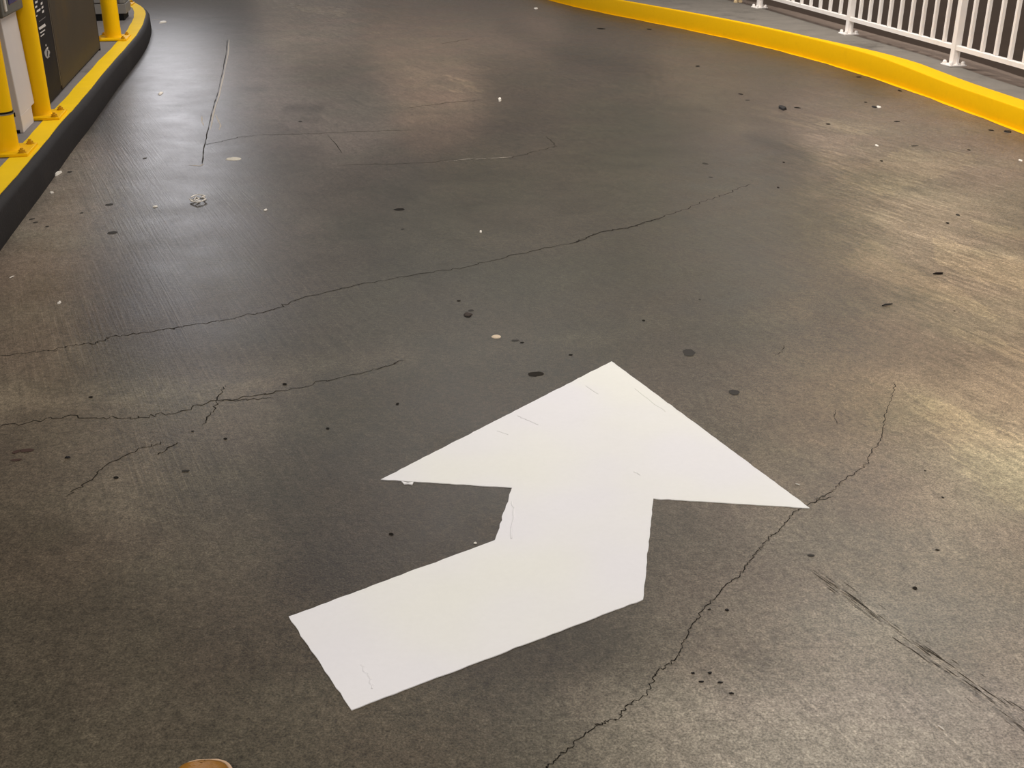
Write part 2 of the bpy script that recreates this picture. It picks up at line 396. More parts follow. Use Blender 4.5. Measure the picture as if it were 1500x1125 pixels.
def build_floor():
    xs = np.arange(-7.2, 5.01, 0.035); ys = np.arange(0.4, 24.01, 0.04)
    X, Y = np.meshgrid(xs, ys)
    kx = np.array([kerb_x(y) for y in ys])[:, None]
    Xc = np.minimum(X, kx + 0.12)           # the slab stops under the right kerb
    nx, ny = len(xs), len(ys)
    verts = np.stack([Xc.ravel(), Y.ravel(), np.zeros(nx * ny)], 1)
    keep = (X[:-1, :-1] < kx[:-1] + 0.10).ravel()
    idx = np.arange(nx * ny).reshape(ny, nx)
    quads = np.stack([idx[:-1, :-1], idx[:-1, 1:], idx[1:, 1:], idx[1:, :-1]], -1).reshape(-1, 4)[keep]
    U, V = project(verts[:, 0], verts[:, 1])
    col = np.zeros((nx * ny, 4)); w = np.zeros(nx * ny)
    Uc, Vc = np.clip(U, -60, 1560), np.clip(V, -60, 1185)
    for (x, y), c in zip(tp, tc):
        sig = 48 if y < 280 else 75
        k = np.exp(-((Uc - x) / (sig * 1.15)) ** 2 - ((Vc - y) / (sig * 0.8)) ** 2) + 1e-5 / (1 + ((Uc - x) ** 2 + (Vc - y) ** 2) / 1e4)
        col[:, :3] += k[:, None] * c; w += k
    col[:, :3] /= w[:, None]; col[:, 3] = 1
    gro = blob(U, V, [(280, 330, 1.0), (300, 430, 0.9), (200, 230, 0.9), (120, 480, 0.6), (400, 470, 0.7), (250, 560, .5)], 130, 95)
    gro = np.maximum(gro, blob(U, V, [(260, 690, 0.6), (330, 160, 0.35), (1200, 1060, 0.55), (1350, 1080, 0.5), (480, 160, .3), (420, 640, .35)], 110, 85))
    gro = np.maximum(gro, 1.0 * np.exp(-(linedist(U, V, [(1190, 835), (1260, 890), (1360, 965), (1500, 1065)]) / 13) ** 2))
    stk = blob(U, V, [(1300, 300, 1.0), (1400, 400, 1.0), (1200, 240, .8), (1450, 500, .7), (1150, 330, .5), (1430, 250, .7), (1450, 650, .6)], 150, 110)
    stk = np.maximum(stk, blob(U, V, [(900, 120, .35), (620, 130, .45), (500, 25, .6), (700, 210, .35), (420, 190, .3)], 130, 60))
    rid = np.exp(-(linedist(U, V, [(-60, 600), (60, 588), (200, 575), (320, 566), (420, 552), (520, 536), (610, 520), (720, 508), (840, 492), (940, 470)]) / 20) ** 2) * 0.62
    rid *= np.clip(1.1 - 0.0006 * np.abs(U - 300), 0.3, 1)
    rid = np.maximum(rid, 0.25 * np.exp(-(linedist(U, V, [(840, 494), (1000, 465), (1180, 462)]) / 16) ** 2))
    # hard-edged dusty fans where tyres have polished the margin
    fan = np.zeros_like(U)
    for poly, wd, k in (([(1080, 185), (1230, 215), (1360, 245)], 9, .35), ([(1220, 380), (1330, 425), (1480, 470)], 16, .35), ([(1330, 560), (1420, 625), (1500, 672)], 26, .3), ([(1200, 480), (1290, 505), (1400, 560)], 14, .2), ([(1240, 300), (1330, 335), (1500, 385)], 12, .25)):
        fan = np.maximum(fan, k * np.exp(-(linedist(U, V, poly) / wd) ** 2))
    col[:, :3] *= (1 + 0.45 * fan)[:, None]
    dark = np.zeros_like(U)
    for poly, wd, k in (([(740, 40), (840, 85), (960, 105)], 16, .22), ([(1100, 200), (1190, 230)], 12, .3), ([(560, 300), (700, 210), (780, 170)], 24, .12), ([(500, 330), (640, 420)], 22, .12),
                        ([(1210, 470), (1330, 520), (1400, 545)], 22, .2), ([(230, 40), (300, 45)], 10, .15), ([(1300, 270), (1420, 265)], 14, .15), ([(-20, 505), (140, 470), (60, 430)], 30, .1), ([(420, 158), (470, 160)], 6, .35), ([(440, 175), (465, 177)], 4, .25), ([(350, 130), (385, 128)], 7, .2)):
        dark = np.maximum(dark, k * np.exp(-(linedist(U, V, poly) / wd) ** 2))
    col[:, :3] *= (1 - dark)[:, None]
    def inside(poly):
        ins = np.zeros(U.shape, bool)
        for (x0, y0), (x1, y1) in zip(poly, poly[1:] + poly[:1]):
            if y0 == y1: continue
            ins ^= ((y0 > V) != (y1 > V)) & (U < (x1 - x0) * (V - y0) / (y1 - y0) + x0)
        return ins
    wear = np.zeros_like(U)
    for poly, soft, k in (([(1225,384),(1297,413),(1361,437),(1415,453),(1473,469),(1401,419),(1327,387),(1273,349),(1249,371)], 10, 1.0),
                          ([(1367,341),(1420,363),(1560,405),(1560,440),(1441,411),(1369,384)], 9, 1.0),
                          ([(1212,267),(1297,288),(1367,263),(1433,240),(1433,225),(1327,216),(1233,248)], 9, .8),
                          ([(1415,322),(1560,345),(1560,362),(1440,345)], 7, .9), ([(1310,560),(1420,600),(1560,660),(1560,790),(1440,730),(1380,650)], 22, .75),
                          ([(1130,200),(1230,222),(1330,262),(1290,272),(1200,246)], 8, .7), ([(1310,440),(1400,470),(1560,530),(1560,560),(1400,500)], 12, .6),
                          ([(1080,150),(1190,165),(1300,190),(1260,205),(1130,180)], 6, .55), ([(640,100),(700,115),(720,150),(660,140)], 10, .5), ([(430,8),(520,12),(500,24),(440,18)], 5, .8)):
        d = linedist(U, V, poly + poly[:1]); d = np.where(inside(poly), d, -d)
        wear = np.maximum(wear, k * np.clip(0.5 + d / (2 * soft), 0, 1))
    msk = np.stack([gro, stk, rid, np.ones_like(gro)], 1)
    me = bpy.data.meshes.new('floor'); me.from_pydata(verts.tolist(), [], quads.tolist()); me.update()
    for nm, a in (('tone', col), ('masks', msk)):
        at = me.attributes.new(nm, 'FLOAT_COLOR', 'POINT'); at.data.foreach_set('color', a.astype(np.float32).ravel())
    at = me.attributes.new('wear', 'FLOAT', 'POINT'); at.data.foreach_set('value', wear.astype(np.float32))
    bm = bmesh.new(); bm.from_mesh(me)
    loose = [v for v in bm.verts if not v.link_faces]; bmesh.ops.delete(bm, geom=loose, context='VERTS')
    # cracks, saw cuts, scratches and spots are pattern of the slab and stay in its mesh
    def line(pts, w, mi, amp=0.006, n=4, z=0.0006): ribbon(bm, jag([G(*p) for p in pts], amp * 0.75, n * 2 if mi in (1, 2) and n > 2 else n), w * (0.62 if mi in (1, 2) else 1), mi, z)
    line([(0,520),(72,514),(104,506),(144,502),(160,494),(224,486),(280,476),(332,468),(400,454),(432,440),(520,418),(600,404),(680,392),(760,372),(840,356),(880,340),(920,334),(972,318),(1020,300),(1060,286),(1100,270)], 0.007, 2, 0.018, 5)
    line([(840,356),(880,340),(920,334),(972,318)], 0.008, 1, 0.012, 5, 0.0009)
    line([(1310,560),(1308,580),(1295,610),(1292,640),(1275,665),(1270,680),(1240,700),(1215,722),(1186,738),(1166,748),(1144,774),(1128,786),(1116,800),(1106,812),(1094,828),(1084,844),(1060,860),(1036,886),(1016,912),(1002,940),(988,968),(964,982),(956,1000),(944,1020),(920,1032),(906,1054),(886,1058),(872,1064),(840,1088),(816,1112),(800,1128),(770,1150)], 0.0036, 1, 0.007, 5)
    line([(333,58),(331,80),(326,105),(318,140),(310,165),(305,190),(299,215),(296,241)], 0.010, 2, 0.004, 3)
    line([(336,58),(334,80),(329,105),(321,140),(313,165),(308,190)], 0.008, 3, 0.005, 3)
    line([(299,213),(347,202),(376,198),(457,196),(530,192.5),(607,190)], 0.008, 2, 0.02, 4)
    line([(276,242),(293,243),(298,240)], 0.012, 3, 0.005, 2)
    line([(493,242),(603,239),(695,233),(750,231),(790,221),(816,214)], 0.007, 2, 0.02, 4)
    line([(655,236),(695,233),(750,230)], 0.007, 3, 0.02, 4)
    line([(800,200),(808,207),(816,215)], 0.007, 2, 0.01, 3)
    line([(316,168),(320,176),(323,184),(321,191)], 0.008, 3, 0.006, 3)
    line([(296,170),(295,178),(298,184)], 0.008, 3, 0.006, 3)
    line([(480,198),(492,211),(501,224)], 0.006, 2, 0.008, 2)
    line([(96,728),(132,704),(160,678),(208,656),(240,648)], 0.005, 2, 0.012, 5)
    line([(232,666),(246,656),(262,648)], 0.005, 1, 0.008, 4)
    line([(330,564),(320,580),(314,600),(296,622)], 0.0055, 1, 0.010, 4)
    line([(0,626),(96,610),(192,612),(248,606),(304,590),(400,576),(512,550),(596,528)], 0.006, 2, 0.02, 6)
    line([(320,588),(352,586),(400,583)], 0.005, 1, 0.012, 4)
    line([(596,158),(658,150),(702,147)], 0.011, 2, 0.02, 4)
    line([(647,64),(688,57)], 0.014, 2, 0.02, 4)
    line([(1190,738),(1200,732),(1222,728)], 0.004, 2, 0.006, 3)
    line([(1225,600),(1222,612),(1226,622)], 0.004, 2, 0.006, 3)
    line([(1132,522),(1146,516),(1148,506)], 0.004, 2, 0.006, 3)
    # deep scores of the broom at lower right
    for k in range(120):
        t = random.random(); off = random.gauss(0, 6) * (0.6 + t); ln = random.uniform(5, 26)
        x = 1185 + t * 315 + off * 0.7; y = 832 + t * 224 - off * 0.7
        line([(x, y), (x + ln, y + ln * 0.71)], random.uniform(0.0012, 0.0030), 1 if random.random() < .35 else 2, 0.0008, 2)
    # pale worn paint flecks at the top of the lane
    for k in range(60):
        t = random.random(); x = 405 + t * 90 + random.gauss(0, 12); y = 3 + t * 18 + random.gauss(0, 3)
        if y < 0: continue
        line([(x, y), (x + random.uniform(5, 18), y + random.uniform(-.3, 1.2))], random.uniform(.01, .028), 3, 0.01, 2)
    for x, y, l in ((222,29,14),(456,34,34),(228,44,10)): line([(x, y), (x + l, y - 1)], 0.02, 3, 0.01, 3)
    for x, y, w, h, m in ((1009,517,21,9,4),(1075,575,19,7,4),(785,548,22,7,2),(685,462,13,6,1),(690,455,8,3,4),(1340,862,6,5,2),(1188,814,9,4,4),(47,321,7,2,4),(52,326,6,2,4),(69,332,6,2,4),
                          (165,341,12,5,4),(212,232,6,2,4),(42,292,0,0,4),(24,662,10,6,5),(40,660,16,6,5),(24,674,14,4,5),(585,307,18,3,1),(417,563,7,3,1),(133,582,6,3,1),(170,700,7,4,1),(272,690,13,3,4),
                          (943,470,4,3,1),(755,499,10,3,4),(765,502,6,2,1),(836,520,6,2,1),(1033,240,8,3,4),(1148,238,4,2,1),(1375,401,14,3,1),(672,441,5,2,1),(1025,439,4,2,4),(1206,727,5,2,4),(1381,729,4,2,1),(1373,806,6,2,1),
                          (1039,893,5,2,1),(1355,690,3,2,1),(120,312,4,2,4),(102,252,7,2,4),(160,300,9,4,4),(440,178,6,2,4),(880,42,12,2,1),(951,43,8,1.5,1),(1022,97,7,1.5,1),(1085,138,7,2,1),(1095,147,8,1.5,4),(1168,158,8,2,1),(1258,113,8,1.5,1),(1314,178,8,2,1),(1318,133,4,3,1),(1268,150,5,1.5,1),
                          (1452,191,6,3,1),(1291,236,4,2,1),(1419,220,4,2,1),(1213,182,7,2,1),(1403,315,6,3,4),(1388,327,5,2.5,1),(1340,214,10,1.5,4),(1398,456,3,1.5,1),(1140,275,4,2,1),(1041,260,6,2,4),(590,336,5,2,4),(330,643,5,3,1),(282,632,4,2,1),(480,628,5,3,1),(573,783,7,4,1),(582,592,5,3,1)):
        if w: patch(bm, x, y, w, h, m, 0.0012)
    bm.to_mesh(me); bm.free()
    for m in ('floor', 'crack', 'crack_faint', 'scratch', 'stain', 'rust_stain'): me.materials.append(MAT[m])
    o = bpy.data.objects.new('floor', me); C.objects.link(o); o['kind'] = 'structure'
    o['label'] = 'worn grey concrete lane with cracks and broom marks'
    return o
build_floor()

# ------------------------------------------------------------------ painted arrow
def build_arrow():
    A = [(896,530),(1186,745),(957,731),(942,879),(515,1041),(423,904),(725,792),(750,715),(558,703)]
    pts = [G(*p) for p in A]; out = []
    n = len(pts)
    for i in range(n):
        a, b = pts[i], pts[(i + 1) % n]; d = (b - a); L = d.length; nn = Vector((d.y, -d.x, 0)).normalized()
        m = max(3, int(L / 0.02))
        for k in range(m):
            t = k / m; j = 0 if k == 0 else random.gauss(0, 0.0009)
            out.append(a + d * t + nn * j)
    bm = bm_new(); prism(bm, [(p.x, p.y) for p in out], 0.0, 0.0022)
    top = [f for f in bm.faces if f.normal.z > 0.9]
    # trowel ridges and a flake on the barb
    def ridge(poly, w):
        q = jag([G(*p) for p in poly], 0.003, 4)
        for i in range(len(q) - 1):
            d = (q[i + 1] - q[i]).normalized(); s = Vector((d.y, -d.x, 0)) * w / 2
            v = [bm.verts.new((*(q[i] - s).xy, 0.0021)), bm.verts.new((*(q[i + 1] - s).xy, 0.0021)), bm.verts.new((*q[i + 1].xy, 0.0036)), bm.verts.new((*q[i].xy, 0.0036)), bm.verts.new((*(q[i + 1] + s).xy, 0.0021)), bm.verts.new((*(q[i] + s).xy, 0.0021))]
            bm.faces.new((v[0], v[1], v[2], v[3])); bm.faces.new((v[3], v[2], v[4], v[5]))
    ridge([(758,610),(772,616),(788,623)], 0.006); ridge([(728,632),(745,638)], 0.005); ridge([(858,566),(876,578)], 0.005); ridge([(930,570),(955,590),(975,604)], 0.006)
    ridge([(750,736),(753,745),(751,765),(749,790)], 0.006); ridge([(528,975),(540,992),(545,1010)], 0.006)
    ridge([(928,692),(938,697)], 0.005)
    for f in bm.faces:
        if f.normal.z < -0.5 and f.calc_center_median().z > 0.001: f.normal_flip()
    fl = [G(588,706), G(597,708), G(606,707), G(604,711), G(598,709.5), G(592,710)]
    prism(bm, [(p.x, p.y) for p in fl], 0.0, 0.003)
    o = obj('road_arrow', bm, MAT['arrow'])
    tag(o, 'large white painted bent arrow marking on the concrete lane', 'road marking')
build_arrow()

# ------------------------------------------------------------------ right kerb, walkway, deck below
def build_right():
    hz = [kerb_h(p.y) for p in kerb_path]
    bm = bm_new()
    # the band painted on top opens out gradually towards the near end
    N = normals2(kerb_path); rows = []
    for i, p in enumerate(kerb_path):
        h = hz[i]; w = 0.03 + 0.14 * min(max((11.2 - p.y) / 1.6, 0), 1)
        wob = 0.006 * math.sin(p.y * 7.1) + 0.004 * math.sin(p.y * 17)
        prof = [(-0.03 + wob, 0.001), (0, 0.004), (0.0, h - 0.016), (0.004, h - 0.006), (0.016, h), (w, h + 0.0015), (w + 0.001, h - 0.02), (w + .001, 0.004)]
        rows.append([bm.verts.new((p.x + N[i].x * o, p.y + N[i].y * o, z)) for o, z in prof])
    for a, b in zip(rows, rows[1:]):
        for j in range(7): bm.faces.new((a[j], b[j], b[j + 1], a[j + 1]))
    bm.faces.new(rows[0]); bm.faces.new(rows[-1])
    bmesh.ops.recalc_face_normals(bm, faces=bm.faces)
    o = obj('kerb', bm, MAT['kerb_yellow'], smooth=True)
    tag(o, 'yellow painted kerb curving along the right side of the lane', 'kerb')
    # rail line in plan
    posts = [G(1112.5, 11.5, 0.187), G(1243, 50, 0.187), G(1396, 99, 0.155)]
    for p in posts: p.z = kerb_h(p.y)
    near = posts[2] + (posts[2] - posts[1]) * 0.98 + Vector((0.0, 0, 0)); near.z = 0.15
    near2 = near + (posts[2] - posts[1]) * 0.98; near2.z = 0.15
    far = posts[0] + (posts[0] - posts[1]) * 1.02 + Vector((-0.22, 0, 0)); far.z = 0.187
    P = [far, posts[0], posts[1], posts[2], near, near2]
    def rail_x(y):
        q = sorted(P, key=lambda p: p.y)
        if y <= q[0].y: return q[0].x + (q[0].y - y) * 0.1
        for a, b in zip(q, q[1:]):
            if a.y <= y <= b.y: t = (y - a.y) / (b.y - a.y); return a.x + t * (b.x - a.x)
        s = (q[-1].x - q[-2].x) / (q[-1].y - q[-2].y); return q[-1].x + s * (y - q[-1].y)
    # walkway slab between kerb and rail
    bm = bm_new(); rows = []
    for i, p in enumerate(kerb_path):
        h = hz[i]; x0 = p.x + N[i].x * 0.028; y0 = p.y + N[i].y * 0.028
        rx = max(rail_x(p.y) + 0.012, x0 + 0.2)
        rows.append([bm.verts.new(c) for c in ((x0, y0, 0.01), (x0, y0, h), ((x0 + rx) / 2, (y0 + p.y) / 2, h), (rx, p.y, h), (rx, p.y, h - 0.35), (x0 + .01, y0, h - 0.35))])
    for a, b in zip(rows, rows[1:]):
        for j in range(5): bm.faces.new((a[j], b[j], b[j + 1], a[j + 1]))
    bmesh.ops.recalc_face_normals(bm, faces=bm.faces)
    w = obj('walkway', bm, MAT['walk_concrete']); w['kind'] = 'structure'
    # brownish ledge just behind the rail
    bm = bm_new(); rows = []
    for y in np.arange(4.0, 22.01, 0.4):
        rx = max(rail_x(y) + 0.016, kerb_x(y) + .23); h = kerb_h(y) - 0.03
        rows.append([bm.verts.new(c) for c in ((rx, y, h - 0.3), (rx, y, h), (rx + 0.36, y, h), (rx + 0.36, y, h - 0.3))])
    for a, b in zip(rows, rows[1:]):
        for j in range(3): bm.faces.new((a[j], b[j], b[j + 1], a[j + 1]))
    bmesh.ops.recalc_face_normals(bm, faces=bm.faces)
    w = obj('ledge', bm, MAT['ledge']); w['kind'] = 'structure'
    # deck of the level below, seen between the balusters
    bm = bm_new(); box(bm, (1.0, 2.0, -1.6), (30, 60, -1.5))
    w = obj('lower_deck', bm, MAT['deck']); w['kind'] = 'structure'

    # railing
    rt = thing('railing', 'white steel railing with slim balusters along the right walkway', 'railing', (posts[2].x, posts[2].y, posts[2].z))
    org = rt.location.copy()
    rel = lambda v: Vector(v) - org
    ZB, ZT, HR = 0.145, 1.06, 0.022
    for i, p in enumerate(P):
        a = P[max(i - 1, 0)]; b = P[min(i + 1, len(P) - 1)]; d = (b - a); d.z = 0; d.normalize(); s = Vector((d.y, -d.x, 0))
        M = Matrix(((d.x, s.x, 0, 0), (d.y, s.y, 0, 0), (0, 0, 1, 0), (0, 0, 0, 1)))
        def put(bm): bmesh.ops.transform(bm, matrix=Matrix.Translation(rel(p)) @ M, verts=bm.verts); return bm
        bm = bm_new(); box(bm, (-0.029, -0.029, 0.008), (0.029, 0.029, 1.09), 0.004)
        # curved gusset at the foot
        prism2 = [(0.029, 0.01), (0.06, 0.01), (0.045, 0.04), (0.036, 0.075), (0.029, 0.10)]
        vs = [bm.verts.new((x, -0.006, z)) for x, z in prism2]; vs2 = [bm.verts.new((x, 0.006, z)) for x, z in prism2]
        bm.faces.new(vs); bm.faces.new(list(reversed(vs2)))
        for k in range(5): bm.faces.new((vs[k], vs[(k + 1) % 5], vs2[(k + 1) % 5], vs2[k]))
        bmesh.ops.recalc_face_normals(bm, faces=bm.faces)
        po = obj('post', put(bm), MAT['white_metal'], rt)
        bm = bm_new(); box(bm, (-0.075, -0.075, 0.0), (0.075, 0.075, 0.012), 0.003)
        obj('base_plate', put(bm), MAT['white_metal'], po)
        for sx in (-1, 1):
            for sy in (-1, 1):
                bm = bm_new(); lathe(bm, [(0.017, 0), (0.017, 0.014), (0.011, 0.026), (0, 0.028)], 10, (sx * 0.052, sy * 0.052, 0.012))
                obj('bolt', put(bm), MAT['white_metal'], po)
    # rails are one run through all posts
    for nm, z, hw, hh in (('bottom_rail', ZB, 0.019, 0.019), ('top_rail', ZT, 0.026, 0.022)):
        bm = bm_new(); rows = []
        for i, p in enumerate(P):
            a = P[max(i - 1, 0)]; b = P[min(i + 1, len(P) - 1)]; d = (b - a); d.z = 0; d.normalize(); s = Vector((d.y, -d.x, 0))
            c = rel(p) + Vector((0, 0, z))
            rows.append([bm.verts.new(c + s * x + Vector((0, 0, zz))) for x, zz in ((-hw, -hh), (hw, -hh), (hw, hh - .004), (hw - .004, hh), (-hw + .004, hh), (-hw, hh - .004))])
        for a, b in zip(rows, rows[1:]):
            for j in range(6): bm.faces.new((a[j], b[j], b[(j + 1) % 6], a[(j + 1) % 6]))
        bm.faces.new(rows[0]); bm.faces.new(rows[-1]); bmesh.ops.recalc_face_normals(bm, faces=bm.faces)
        obj(nm, bm, MAT['white_metal'], rt)
    bal = None
    for a, b in zip(P, P[1:]):
        for k in range(1, 10):
            c = a.lerp(b, k / 10); d = (b - a); ang = math.atan2(d.y, d.x)
            if bal is None:
                bm = bm_new(); box(bm, (-0.0145, -0.0145, ZB + 0.018), (0.0145, 0.0145, ZT - 0.02), 0.002)
                bal = obj('baluster', bm, MAT['white_metal'], rt); bb = bal
            else:
                bb = bal.copy(); C.objects.link(bb); bb.parent = rt
            bb.location = rel(c); bb.rotation_euler = (0, 0, ang)
    # foot of a beige post further up the walkway
    q = G(1081, 3.5, 0.187)
    t = thing('twin_post', 'beige twin-legged post standing on the walkway left of the railing', 'post', q)
    for sx in (-0.028, 0.028):
        bm = bm_new(); tube(bm, [(sx, 0, 0.004), (sx, 0, 1.5)], 0.019, 12); obj('leg', bm, MAT['beige'], t, True)
        bm = bm_new(); lathe(bm, [(0.026, 0), (0.026, 0.018), (0.019, 0.028)], 12, (sx, 0, 0.0)); obj('foot', bm, MAT['beige'], t, True)
build_right()

# ------------------------------------------------------------------ left island
def build_island():
    t = thing('traffic_island', 'raised kerbed island with black face and yellow border at left', 'traffic island', (island_path[0].x, island_path[0].y, 0))
    org = t.location.copy()
    def shift(bm): bmesh.ops.translate(bm, verts=bm.verts, vec=-org); return bm
    path = island_path
    N = normals2(path)
    far = path[-1]
    poly = [(p.x - N[i].x * 0.02, p.y - N[i].y * 0.02) for i, p in enumerate(path)] + [(-7.0, far.y + .4), (-7.0, path[0].y)]
    bm = bm_new(); prism(bm, poly, 0.0, iz); obj('slab', shift(bm), MAT['island_concrete'], t)
    bm = bm_new(); sweep(bm, path, [(-0.03, 0.0), (0.045, 0.0), (0.047, 0.02), (0.044, 0.145), (0.036, 0.158), (0.004, iz - 0.001), (-0.03, iz - 0.002)])
    obj('kerb_face', shift(bm), MAT['black_rubber'], t, True)
    bm = bm_new(); rows = []
    for i, p in enumerate(path):
        w = 0.118 + 0.003 * math.sin(p.y * 5.3) + 0.002 * math.sin(p.y * 13); o = 0.003 + 0.0015 * math.sin(p.y * 6.7 + 1) + 0.001 * math.sin(p.y * 21)
        rows.append([bm.verts.new((p.x + N[i].x * a, p.y + N[i].y * a, z)) for a, z in ((o, iz - 0.004), (o, iz + 0.003), (-w, iz + 0.003), (-w, iz - 0.004))])
    for a, b in zip(rows, rows[1:]):
        for j in range(3): bm.faces.new((a[j], b[j], b[j + 1], a[j + 1]))
    bmesh.ops.recalc_face_normals(bm, faces=bm.faces)
    obj('painted_border', shift(bm), MAT['border_yellow'], t)
    return t
build_island()

def bollard(px, py, label, band=False, plate=(0.14, 0.15), r=0.07):
    c = G(px, py, iz)
    t = thing('bollard', label, 'bollard', (c.x, c.y, iz + 0.003), KDIR - PI / 2, 'yellow bollards on the island')
    hh = 1.05
    bm = bm_new(); lathe(bm, [(0, 0.012), (r + .006, 0.012), (r + .001, 0.024), (r, 0.04), (r, hh), (r * .9, hh + .03), (r * .6, hh + .055), (0, hh + .065)], 40)
    obj('post', bm, MAT['yellow'], t, True)
    bm = bm_new(); box(bm, (-plate[0], -plate[1], 0), (plate[0], plate[1], 0.016), 0.003); obj('base_plate', bm, MAT['yellow'], t)
    for sx in (-1, 1):
        for sy in (-1, 1):
            bm = bm_new(); lathe(bm, [(0.023, 0), (0.023, 0.004), (0.017, 0.005), (0.017, 0.016), (0.009, 0.018), (0.009, 0.026), (0, 0.027)], 6, (sx * (plate[0] - .033), sy * (plate[1] - .033), 0.016))
            obj('bolt', bm, MAT['bolt'], t)
    if band:
        z = 0.222
        bm = bm_new(); lathe(bm, [(r - .002, z - .012), (r + .0015, z - .012), (r + .0015, z - .004), (r - .002, z - .004)], 40)
        b = obj('seam_band', bm, MAT['steel'], t, True); b['label'] = 'dark seam with steel edge around the post'
        bm = bm_new(); lathe(bm, [(r - .002, z - .004), (r + .0025, z - .004), (r + .0025, z + .006), (r - .002, z + .006)], 40)
        obj('seam_gap', bm, MAT['void'], t, True)
    return t
bollard(10, 223, 'nearest yellow bollard with dark seam band, in front of grey kiosk', True)
bollard(59.5, 171, 'yellow bollard between grey kiosk and black machine cabinet')
bollard(166.5, 57, 'yellow bollard at far end of black machine cabinet', r=0.075, plate=(0.14, 0.19))
bollard(178, 7, 'mostly hidden yellow bollard behind the grey utility cabinet')

# local frame of the island furniture: x to the lane, y along the kerb
def frame(name, label, cat, corner): return thing(name, label, cat, (corner.x, corner.y, iz), KDIR - PI / 2)

def build_kiosk():
    c = G(35, 195, iz); e = G(51, 179, iz); L = (e - c).length * 0.98
    t = frame('payment_kiosk', 'light grey ticket kiosk with dark screen head, between two yellow bollards', 'kiosk', c)
    w = 0.24
    bm = bm_new(); box(bm, (-w, 0, 0.10), (0, L + 0.105, 1.02), 0.006)
    for v in bm.verts: v.co.x -= (v.co.z - 0.10) * 0.03
    obj('column', bm, MAT['grey_metal'], t)
    bm = bm_new(); box(bm, (-w, 0.0, 0.0005), (0.0, L, 0.105), 0.004); obj('plinth', bm, MAT['grey_metal'], t)
    bm = bm_new(); box(bm, (-w + .02, -0.003, 0.10), (-.03, 0.01, 0.125)); obj('shadow_gap', bm, MAT['void'], t)
    bm = bm_new(); box(bm, (-w + .02, -0.003, 0.0005), (-.02, 0.01, 0.02)); obj('shadow_gap', bm, MAT['void'], t)
    # head: place from the sight lines on the lane-side plane
    n = KN; p0 = c + KN * 0.03
    a = onplane(5.3, 29, p0, n); b = onplane(34.6, 10, p0, n)
    inv = t.matrix_basis.inverted() if False else (Matrix.Translation(t.location) @ Matrix.Rotation(KDIR - PI / 2, 4, 'Z')).inverted()
    la, lb = inv @ a, inv @ b
    zb = (la.z + lb.z) / 2; y0, y1 = la.y, min(lb.y, 0.438)
    bm = bm_new(); box(bm, (-w - 0.05, y0, zb), (0.03, y1, zb + 0.42), 0.01); hd = obj('screen_head', bm, MAT['dark_grey'], t); hd['label'] = 'dark grey head with screen'
    s0 = inv @ onplane(5.5, 10, p0, n); s1 = inv @ onplane(9.5, 22, p0, n)
    bm = bm_new(); box(bm, (0.028, (s0.y + s1.y) / 2 - .018, zb + 0.03), (0.040, (s0.y + s1.y) / 2 + .018, zb + 0.38), 0.004); obj('trim_strip', bm, MAT['pale_strip'], hd)
    q = inv @ onplane(12.8, 7.5, p0, n); q2 = inv @ onplane(24.5, 0.5, p0, n)
    bm = bm_new(); box(bm, (0.028, q.y, q.z), (0.034, q2.y, q.z + 0.2), 0.003); obj('screen', bm, MAT['screen'], hd)
build_kiosk()

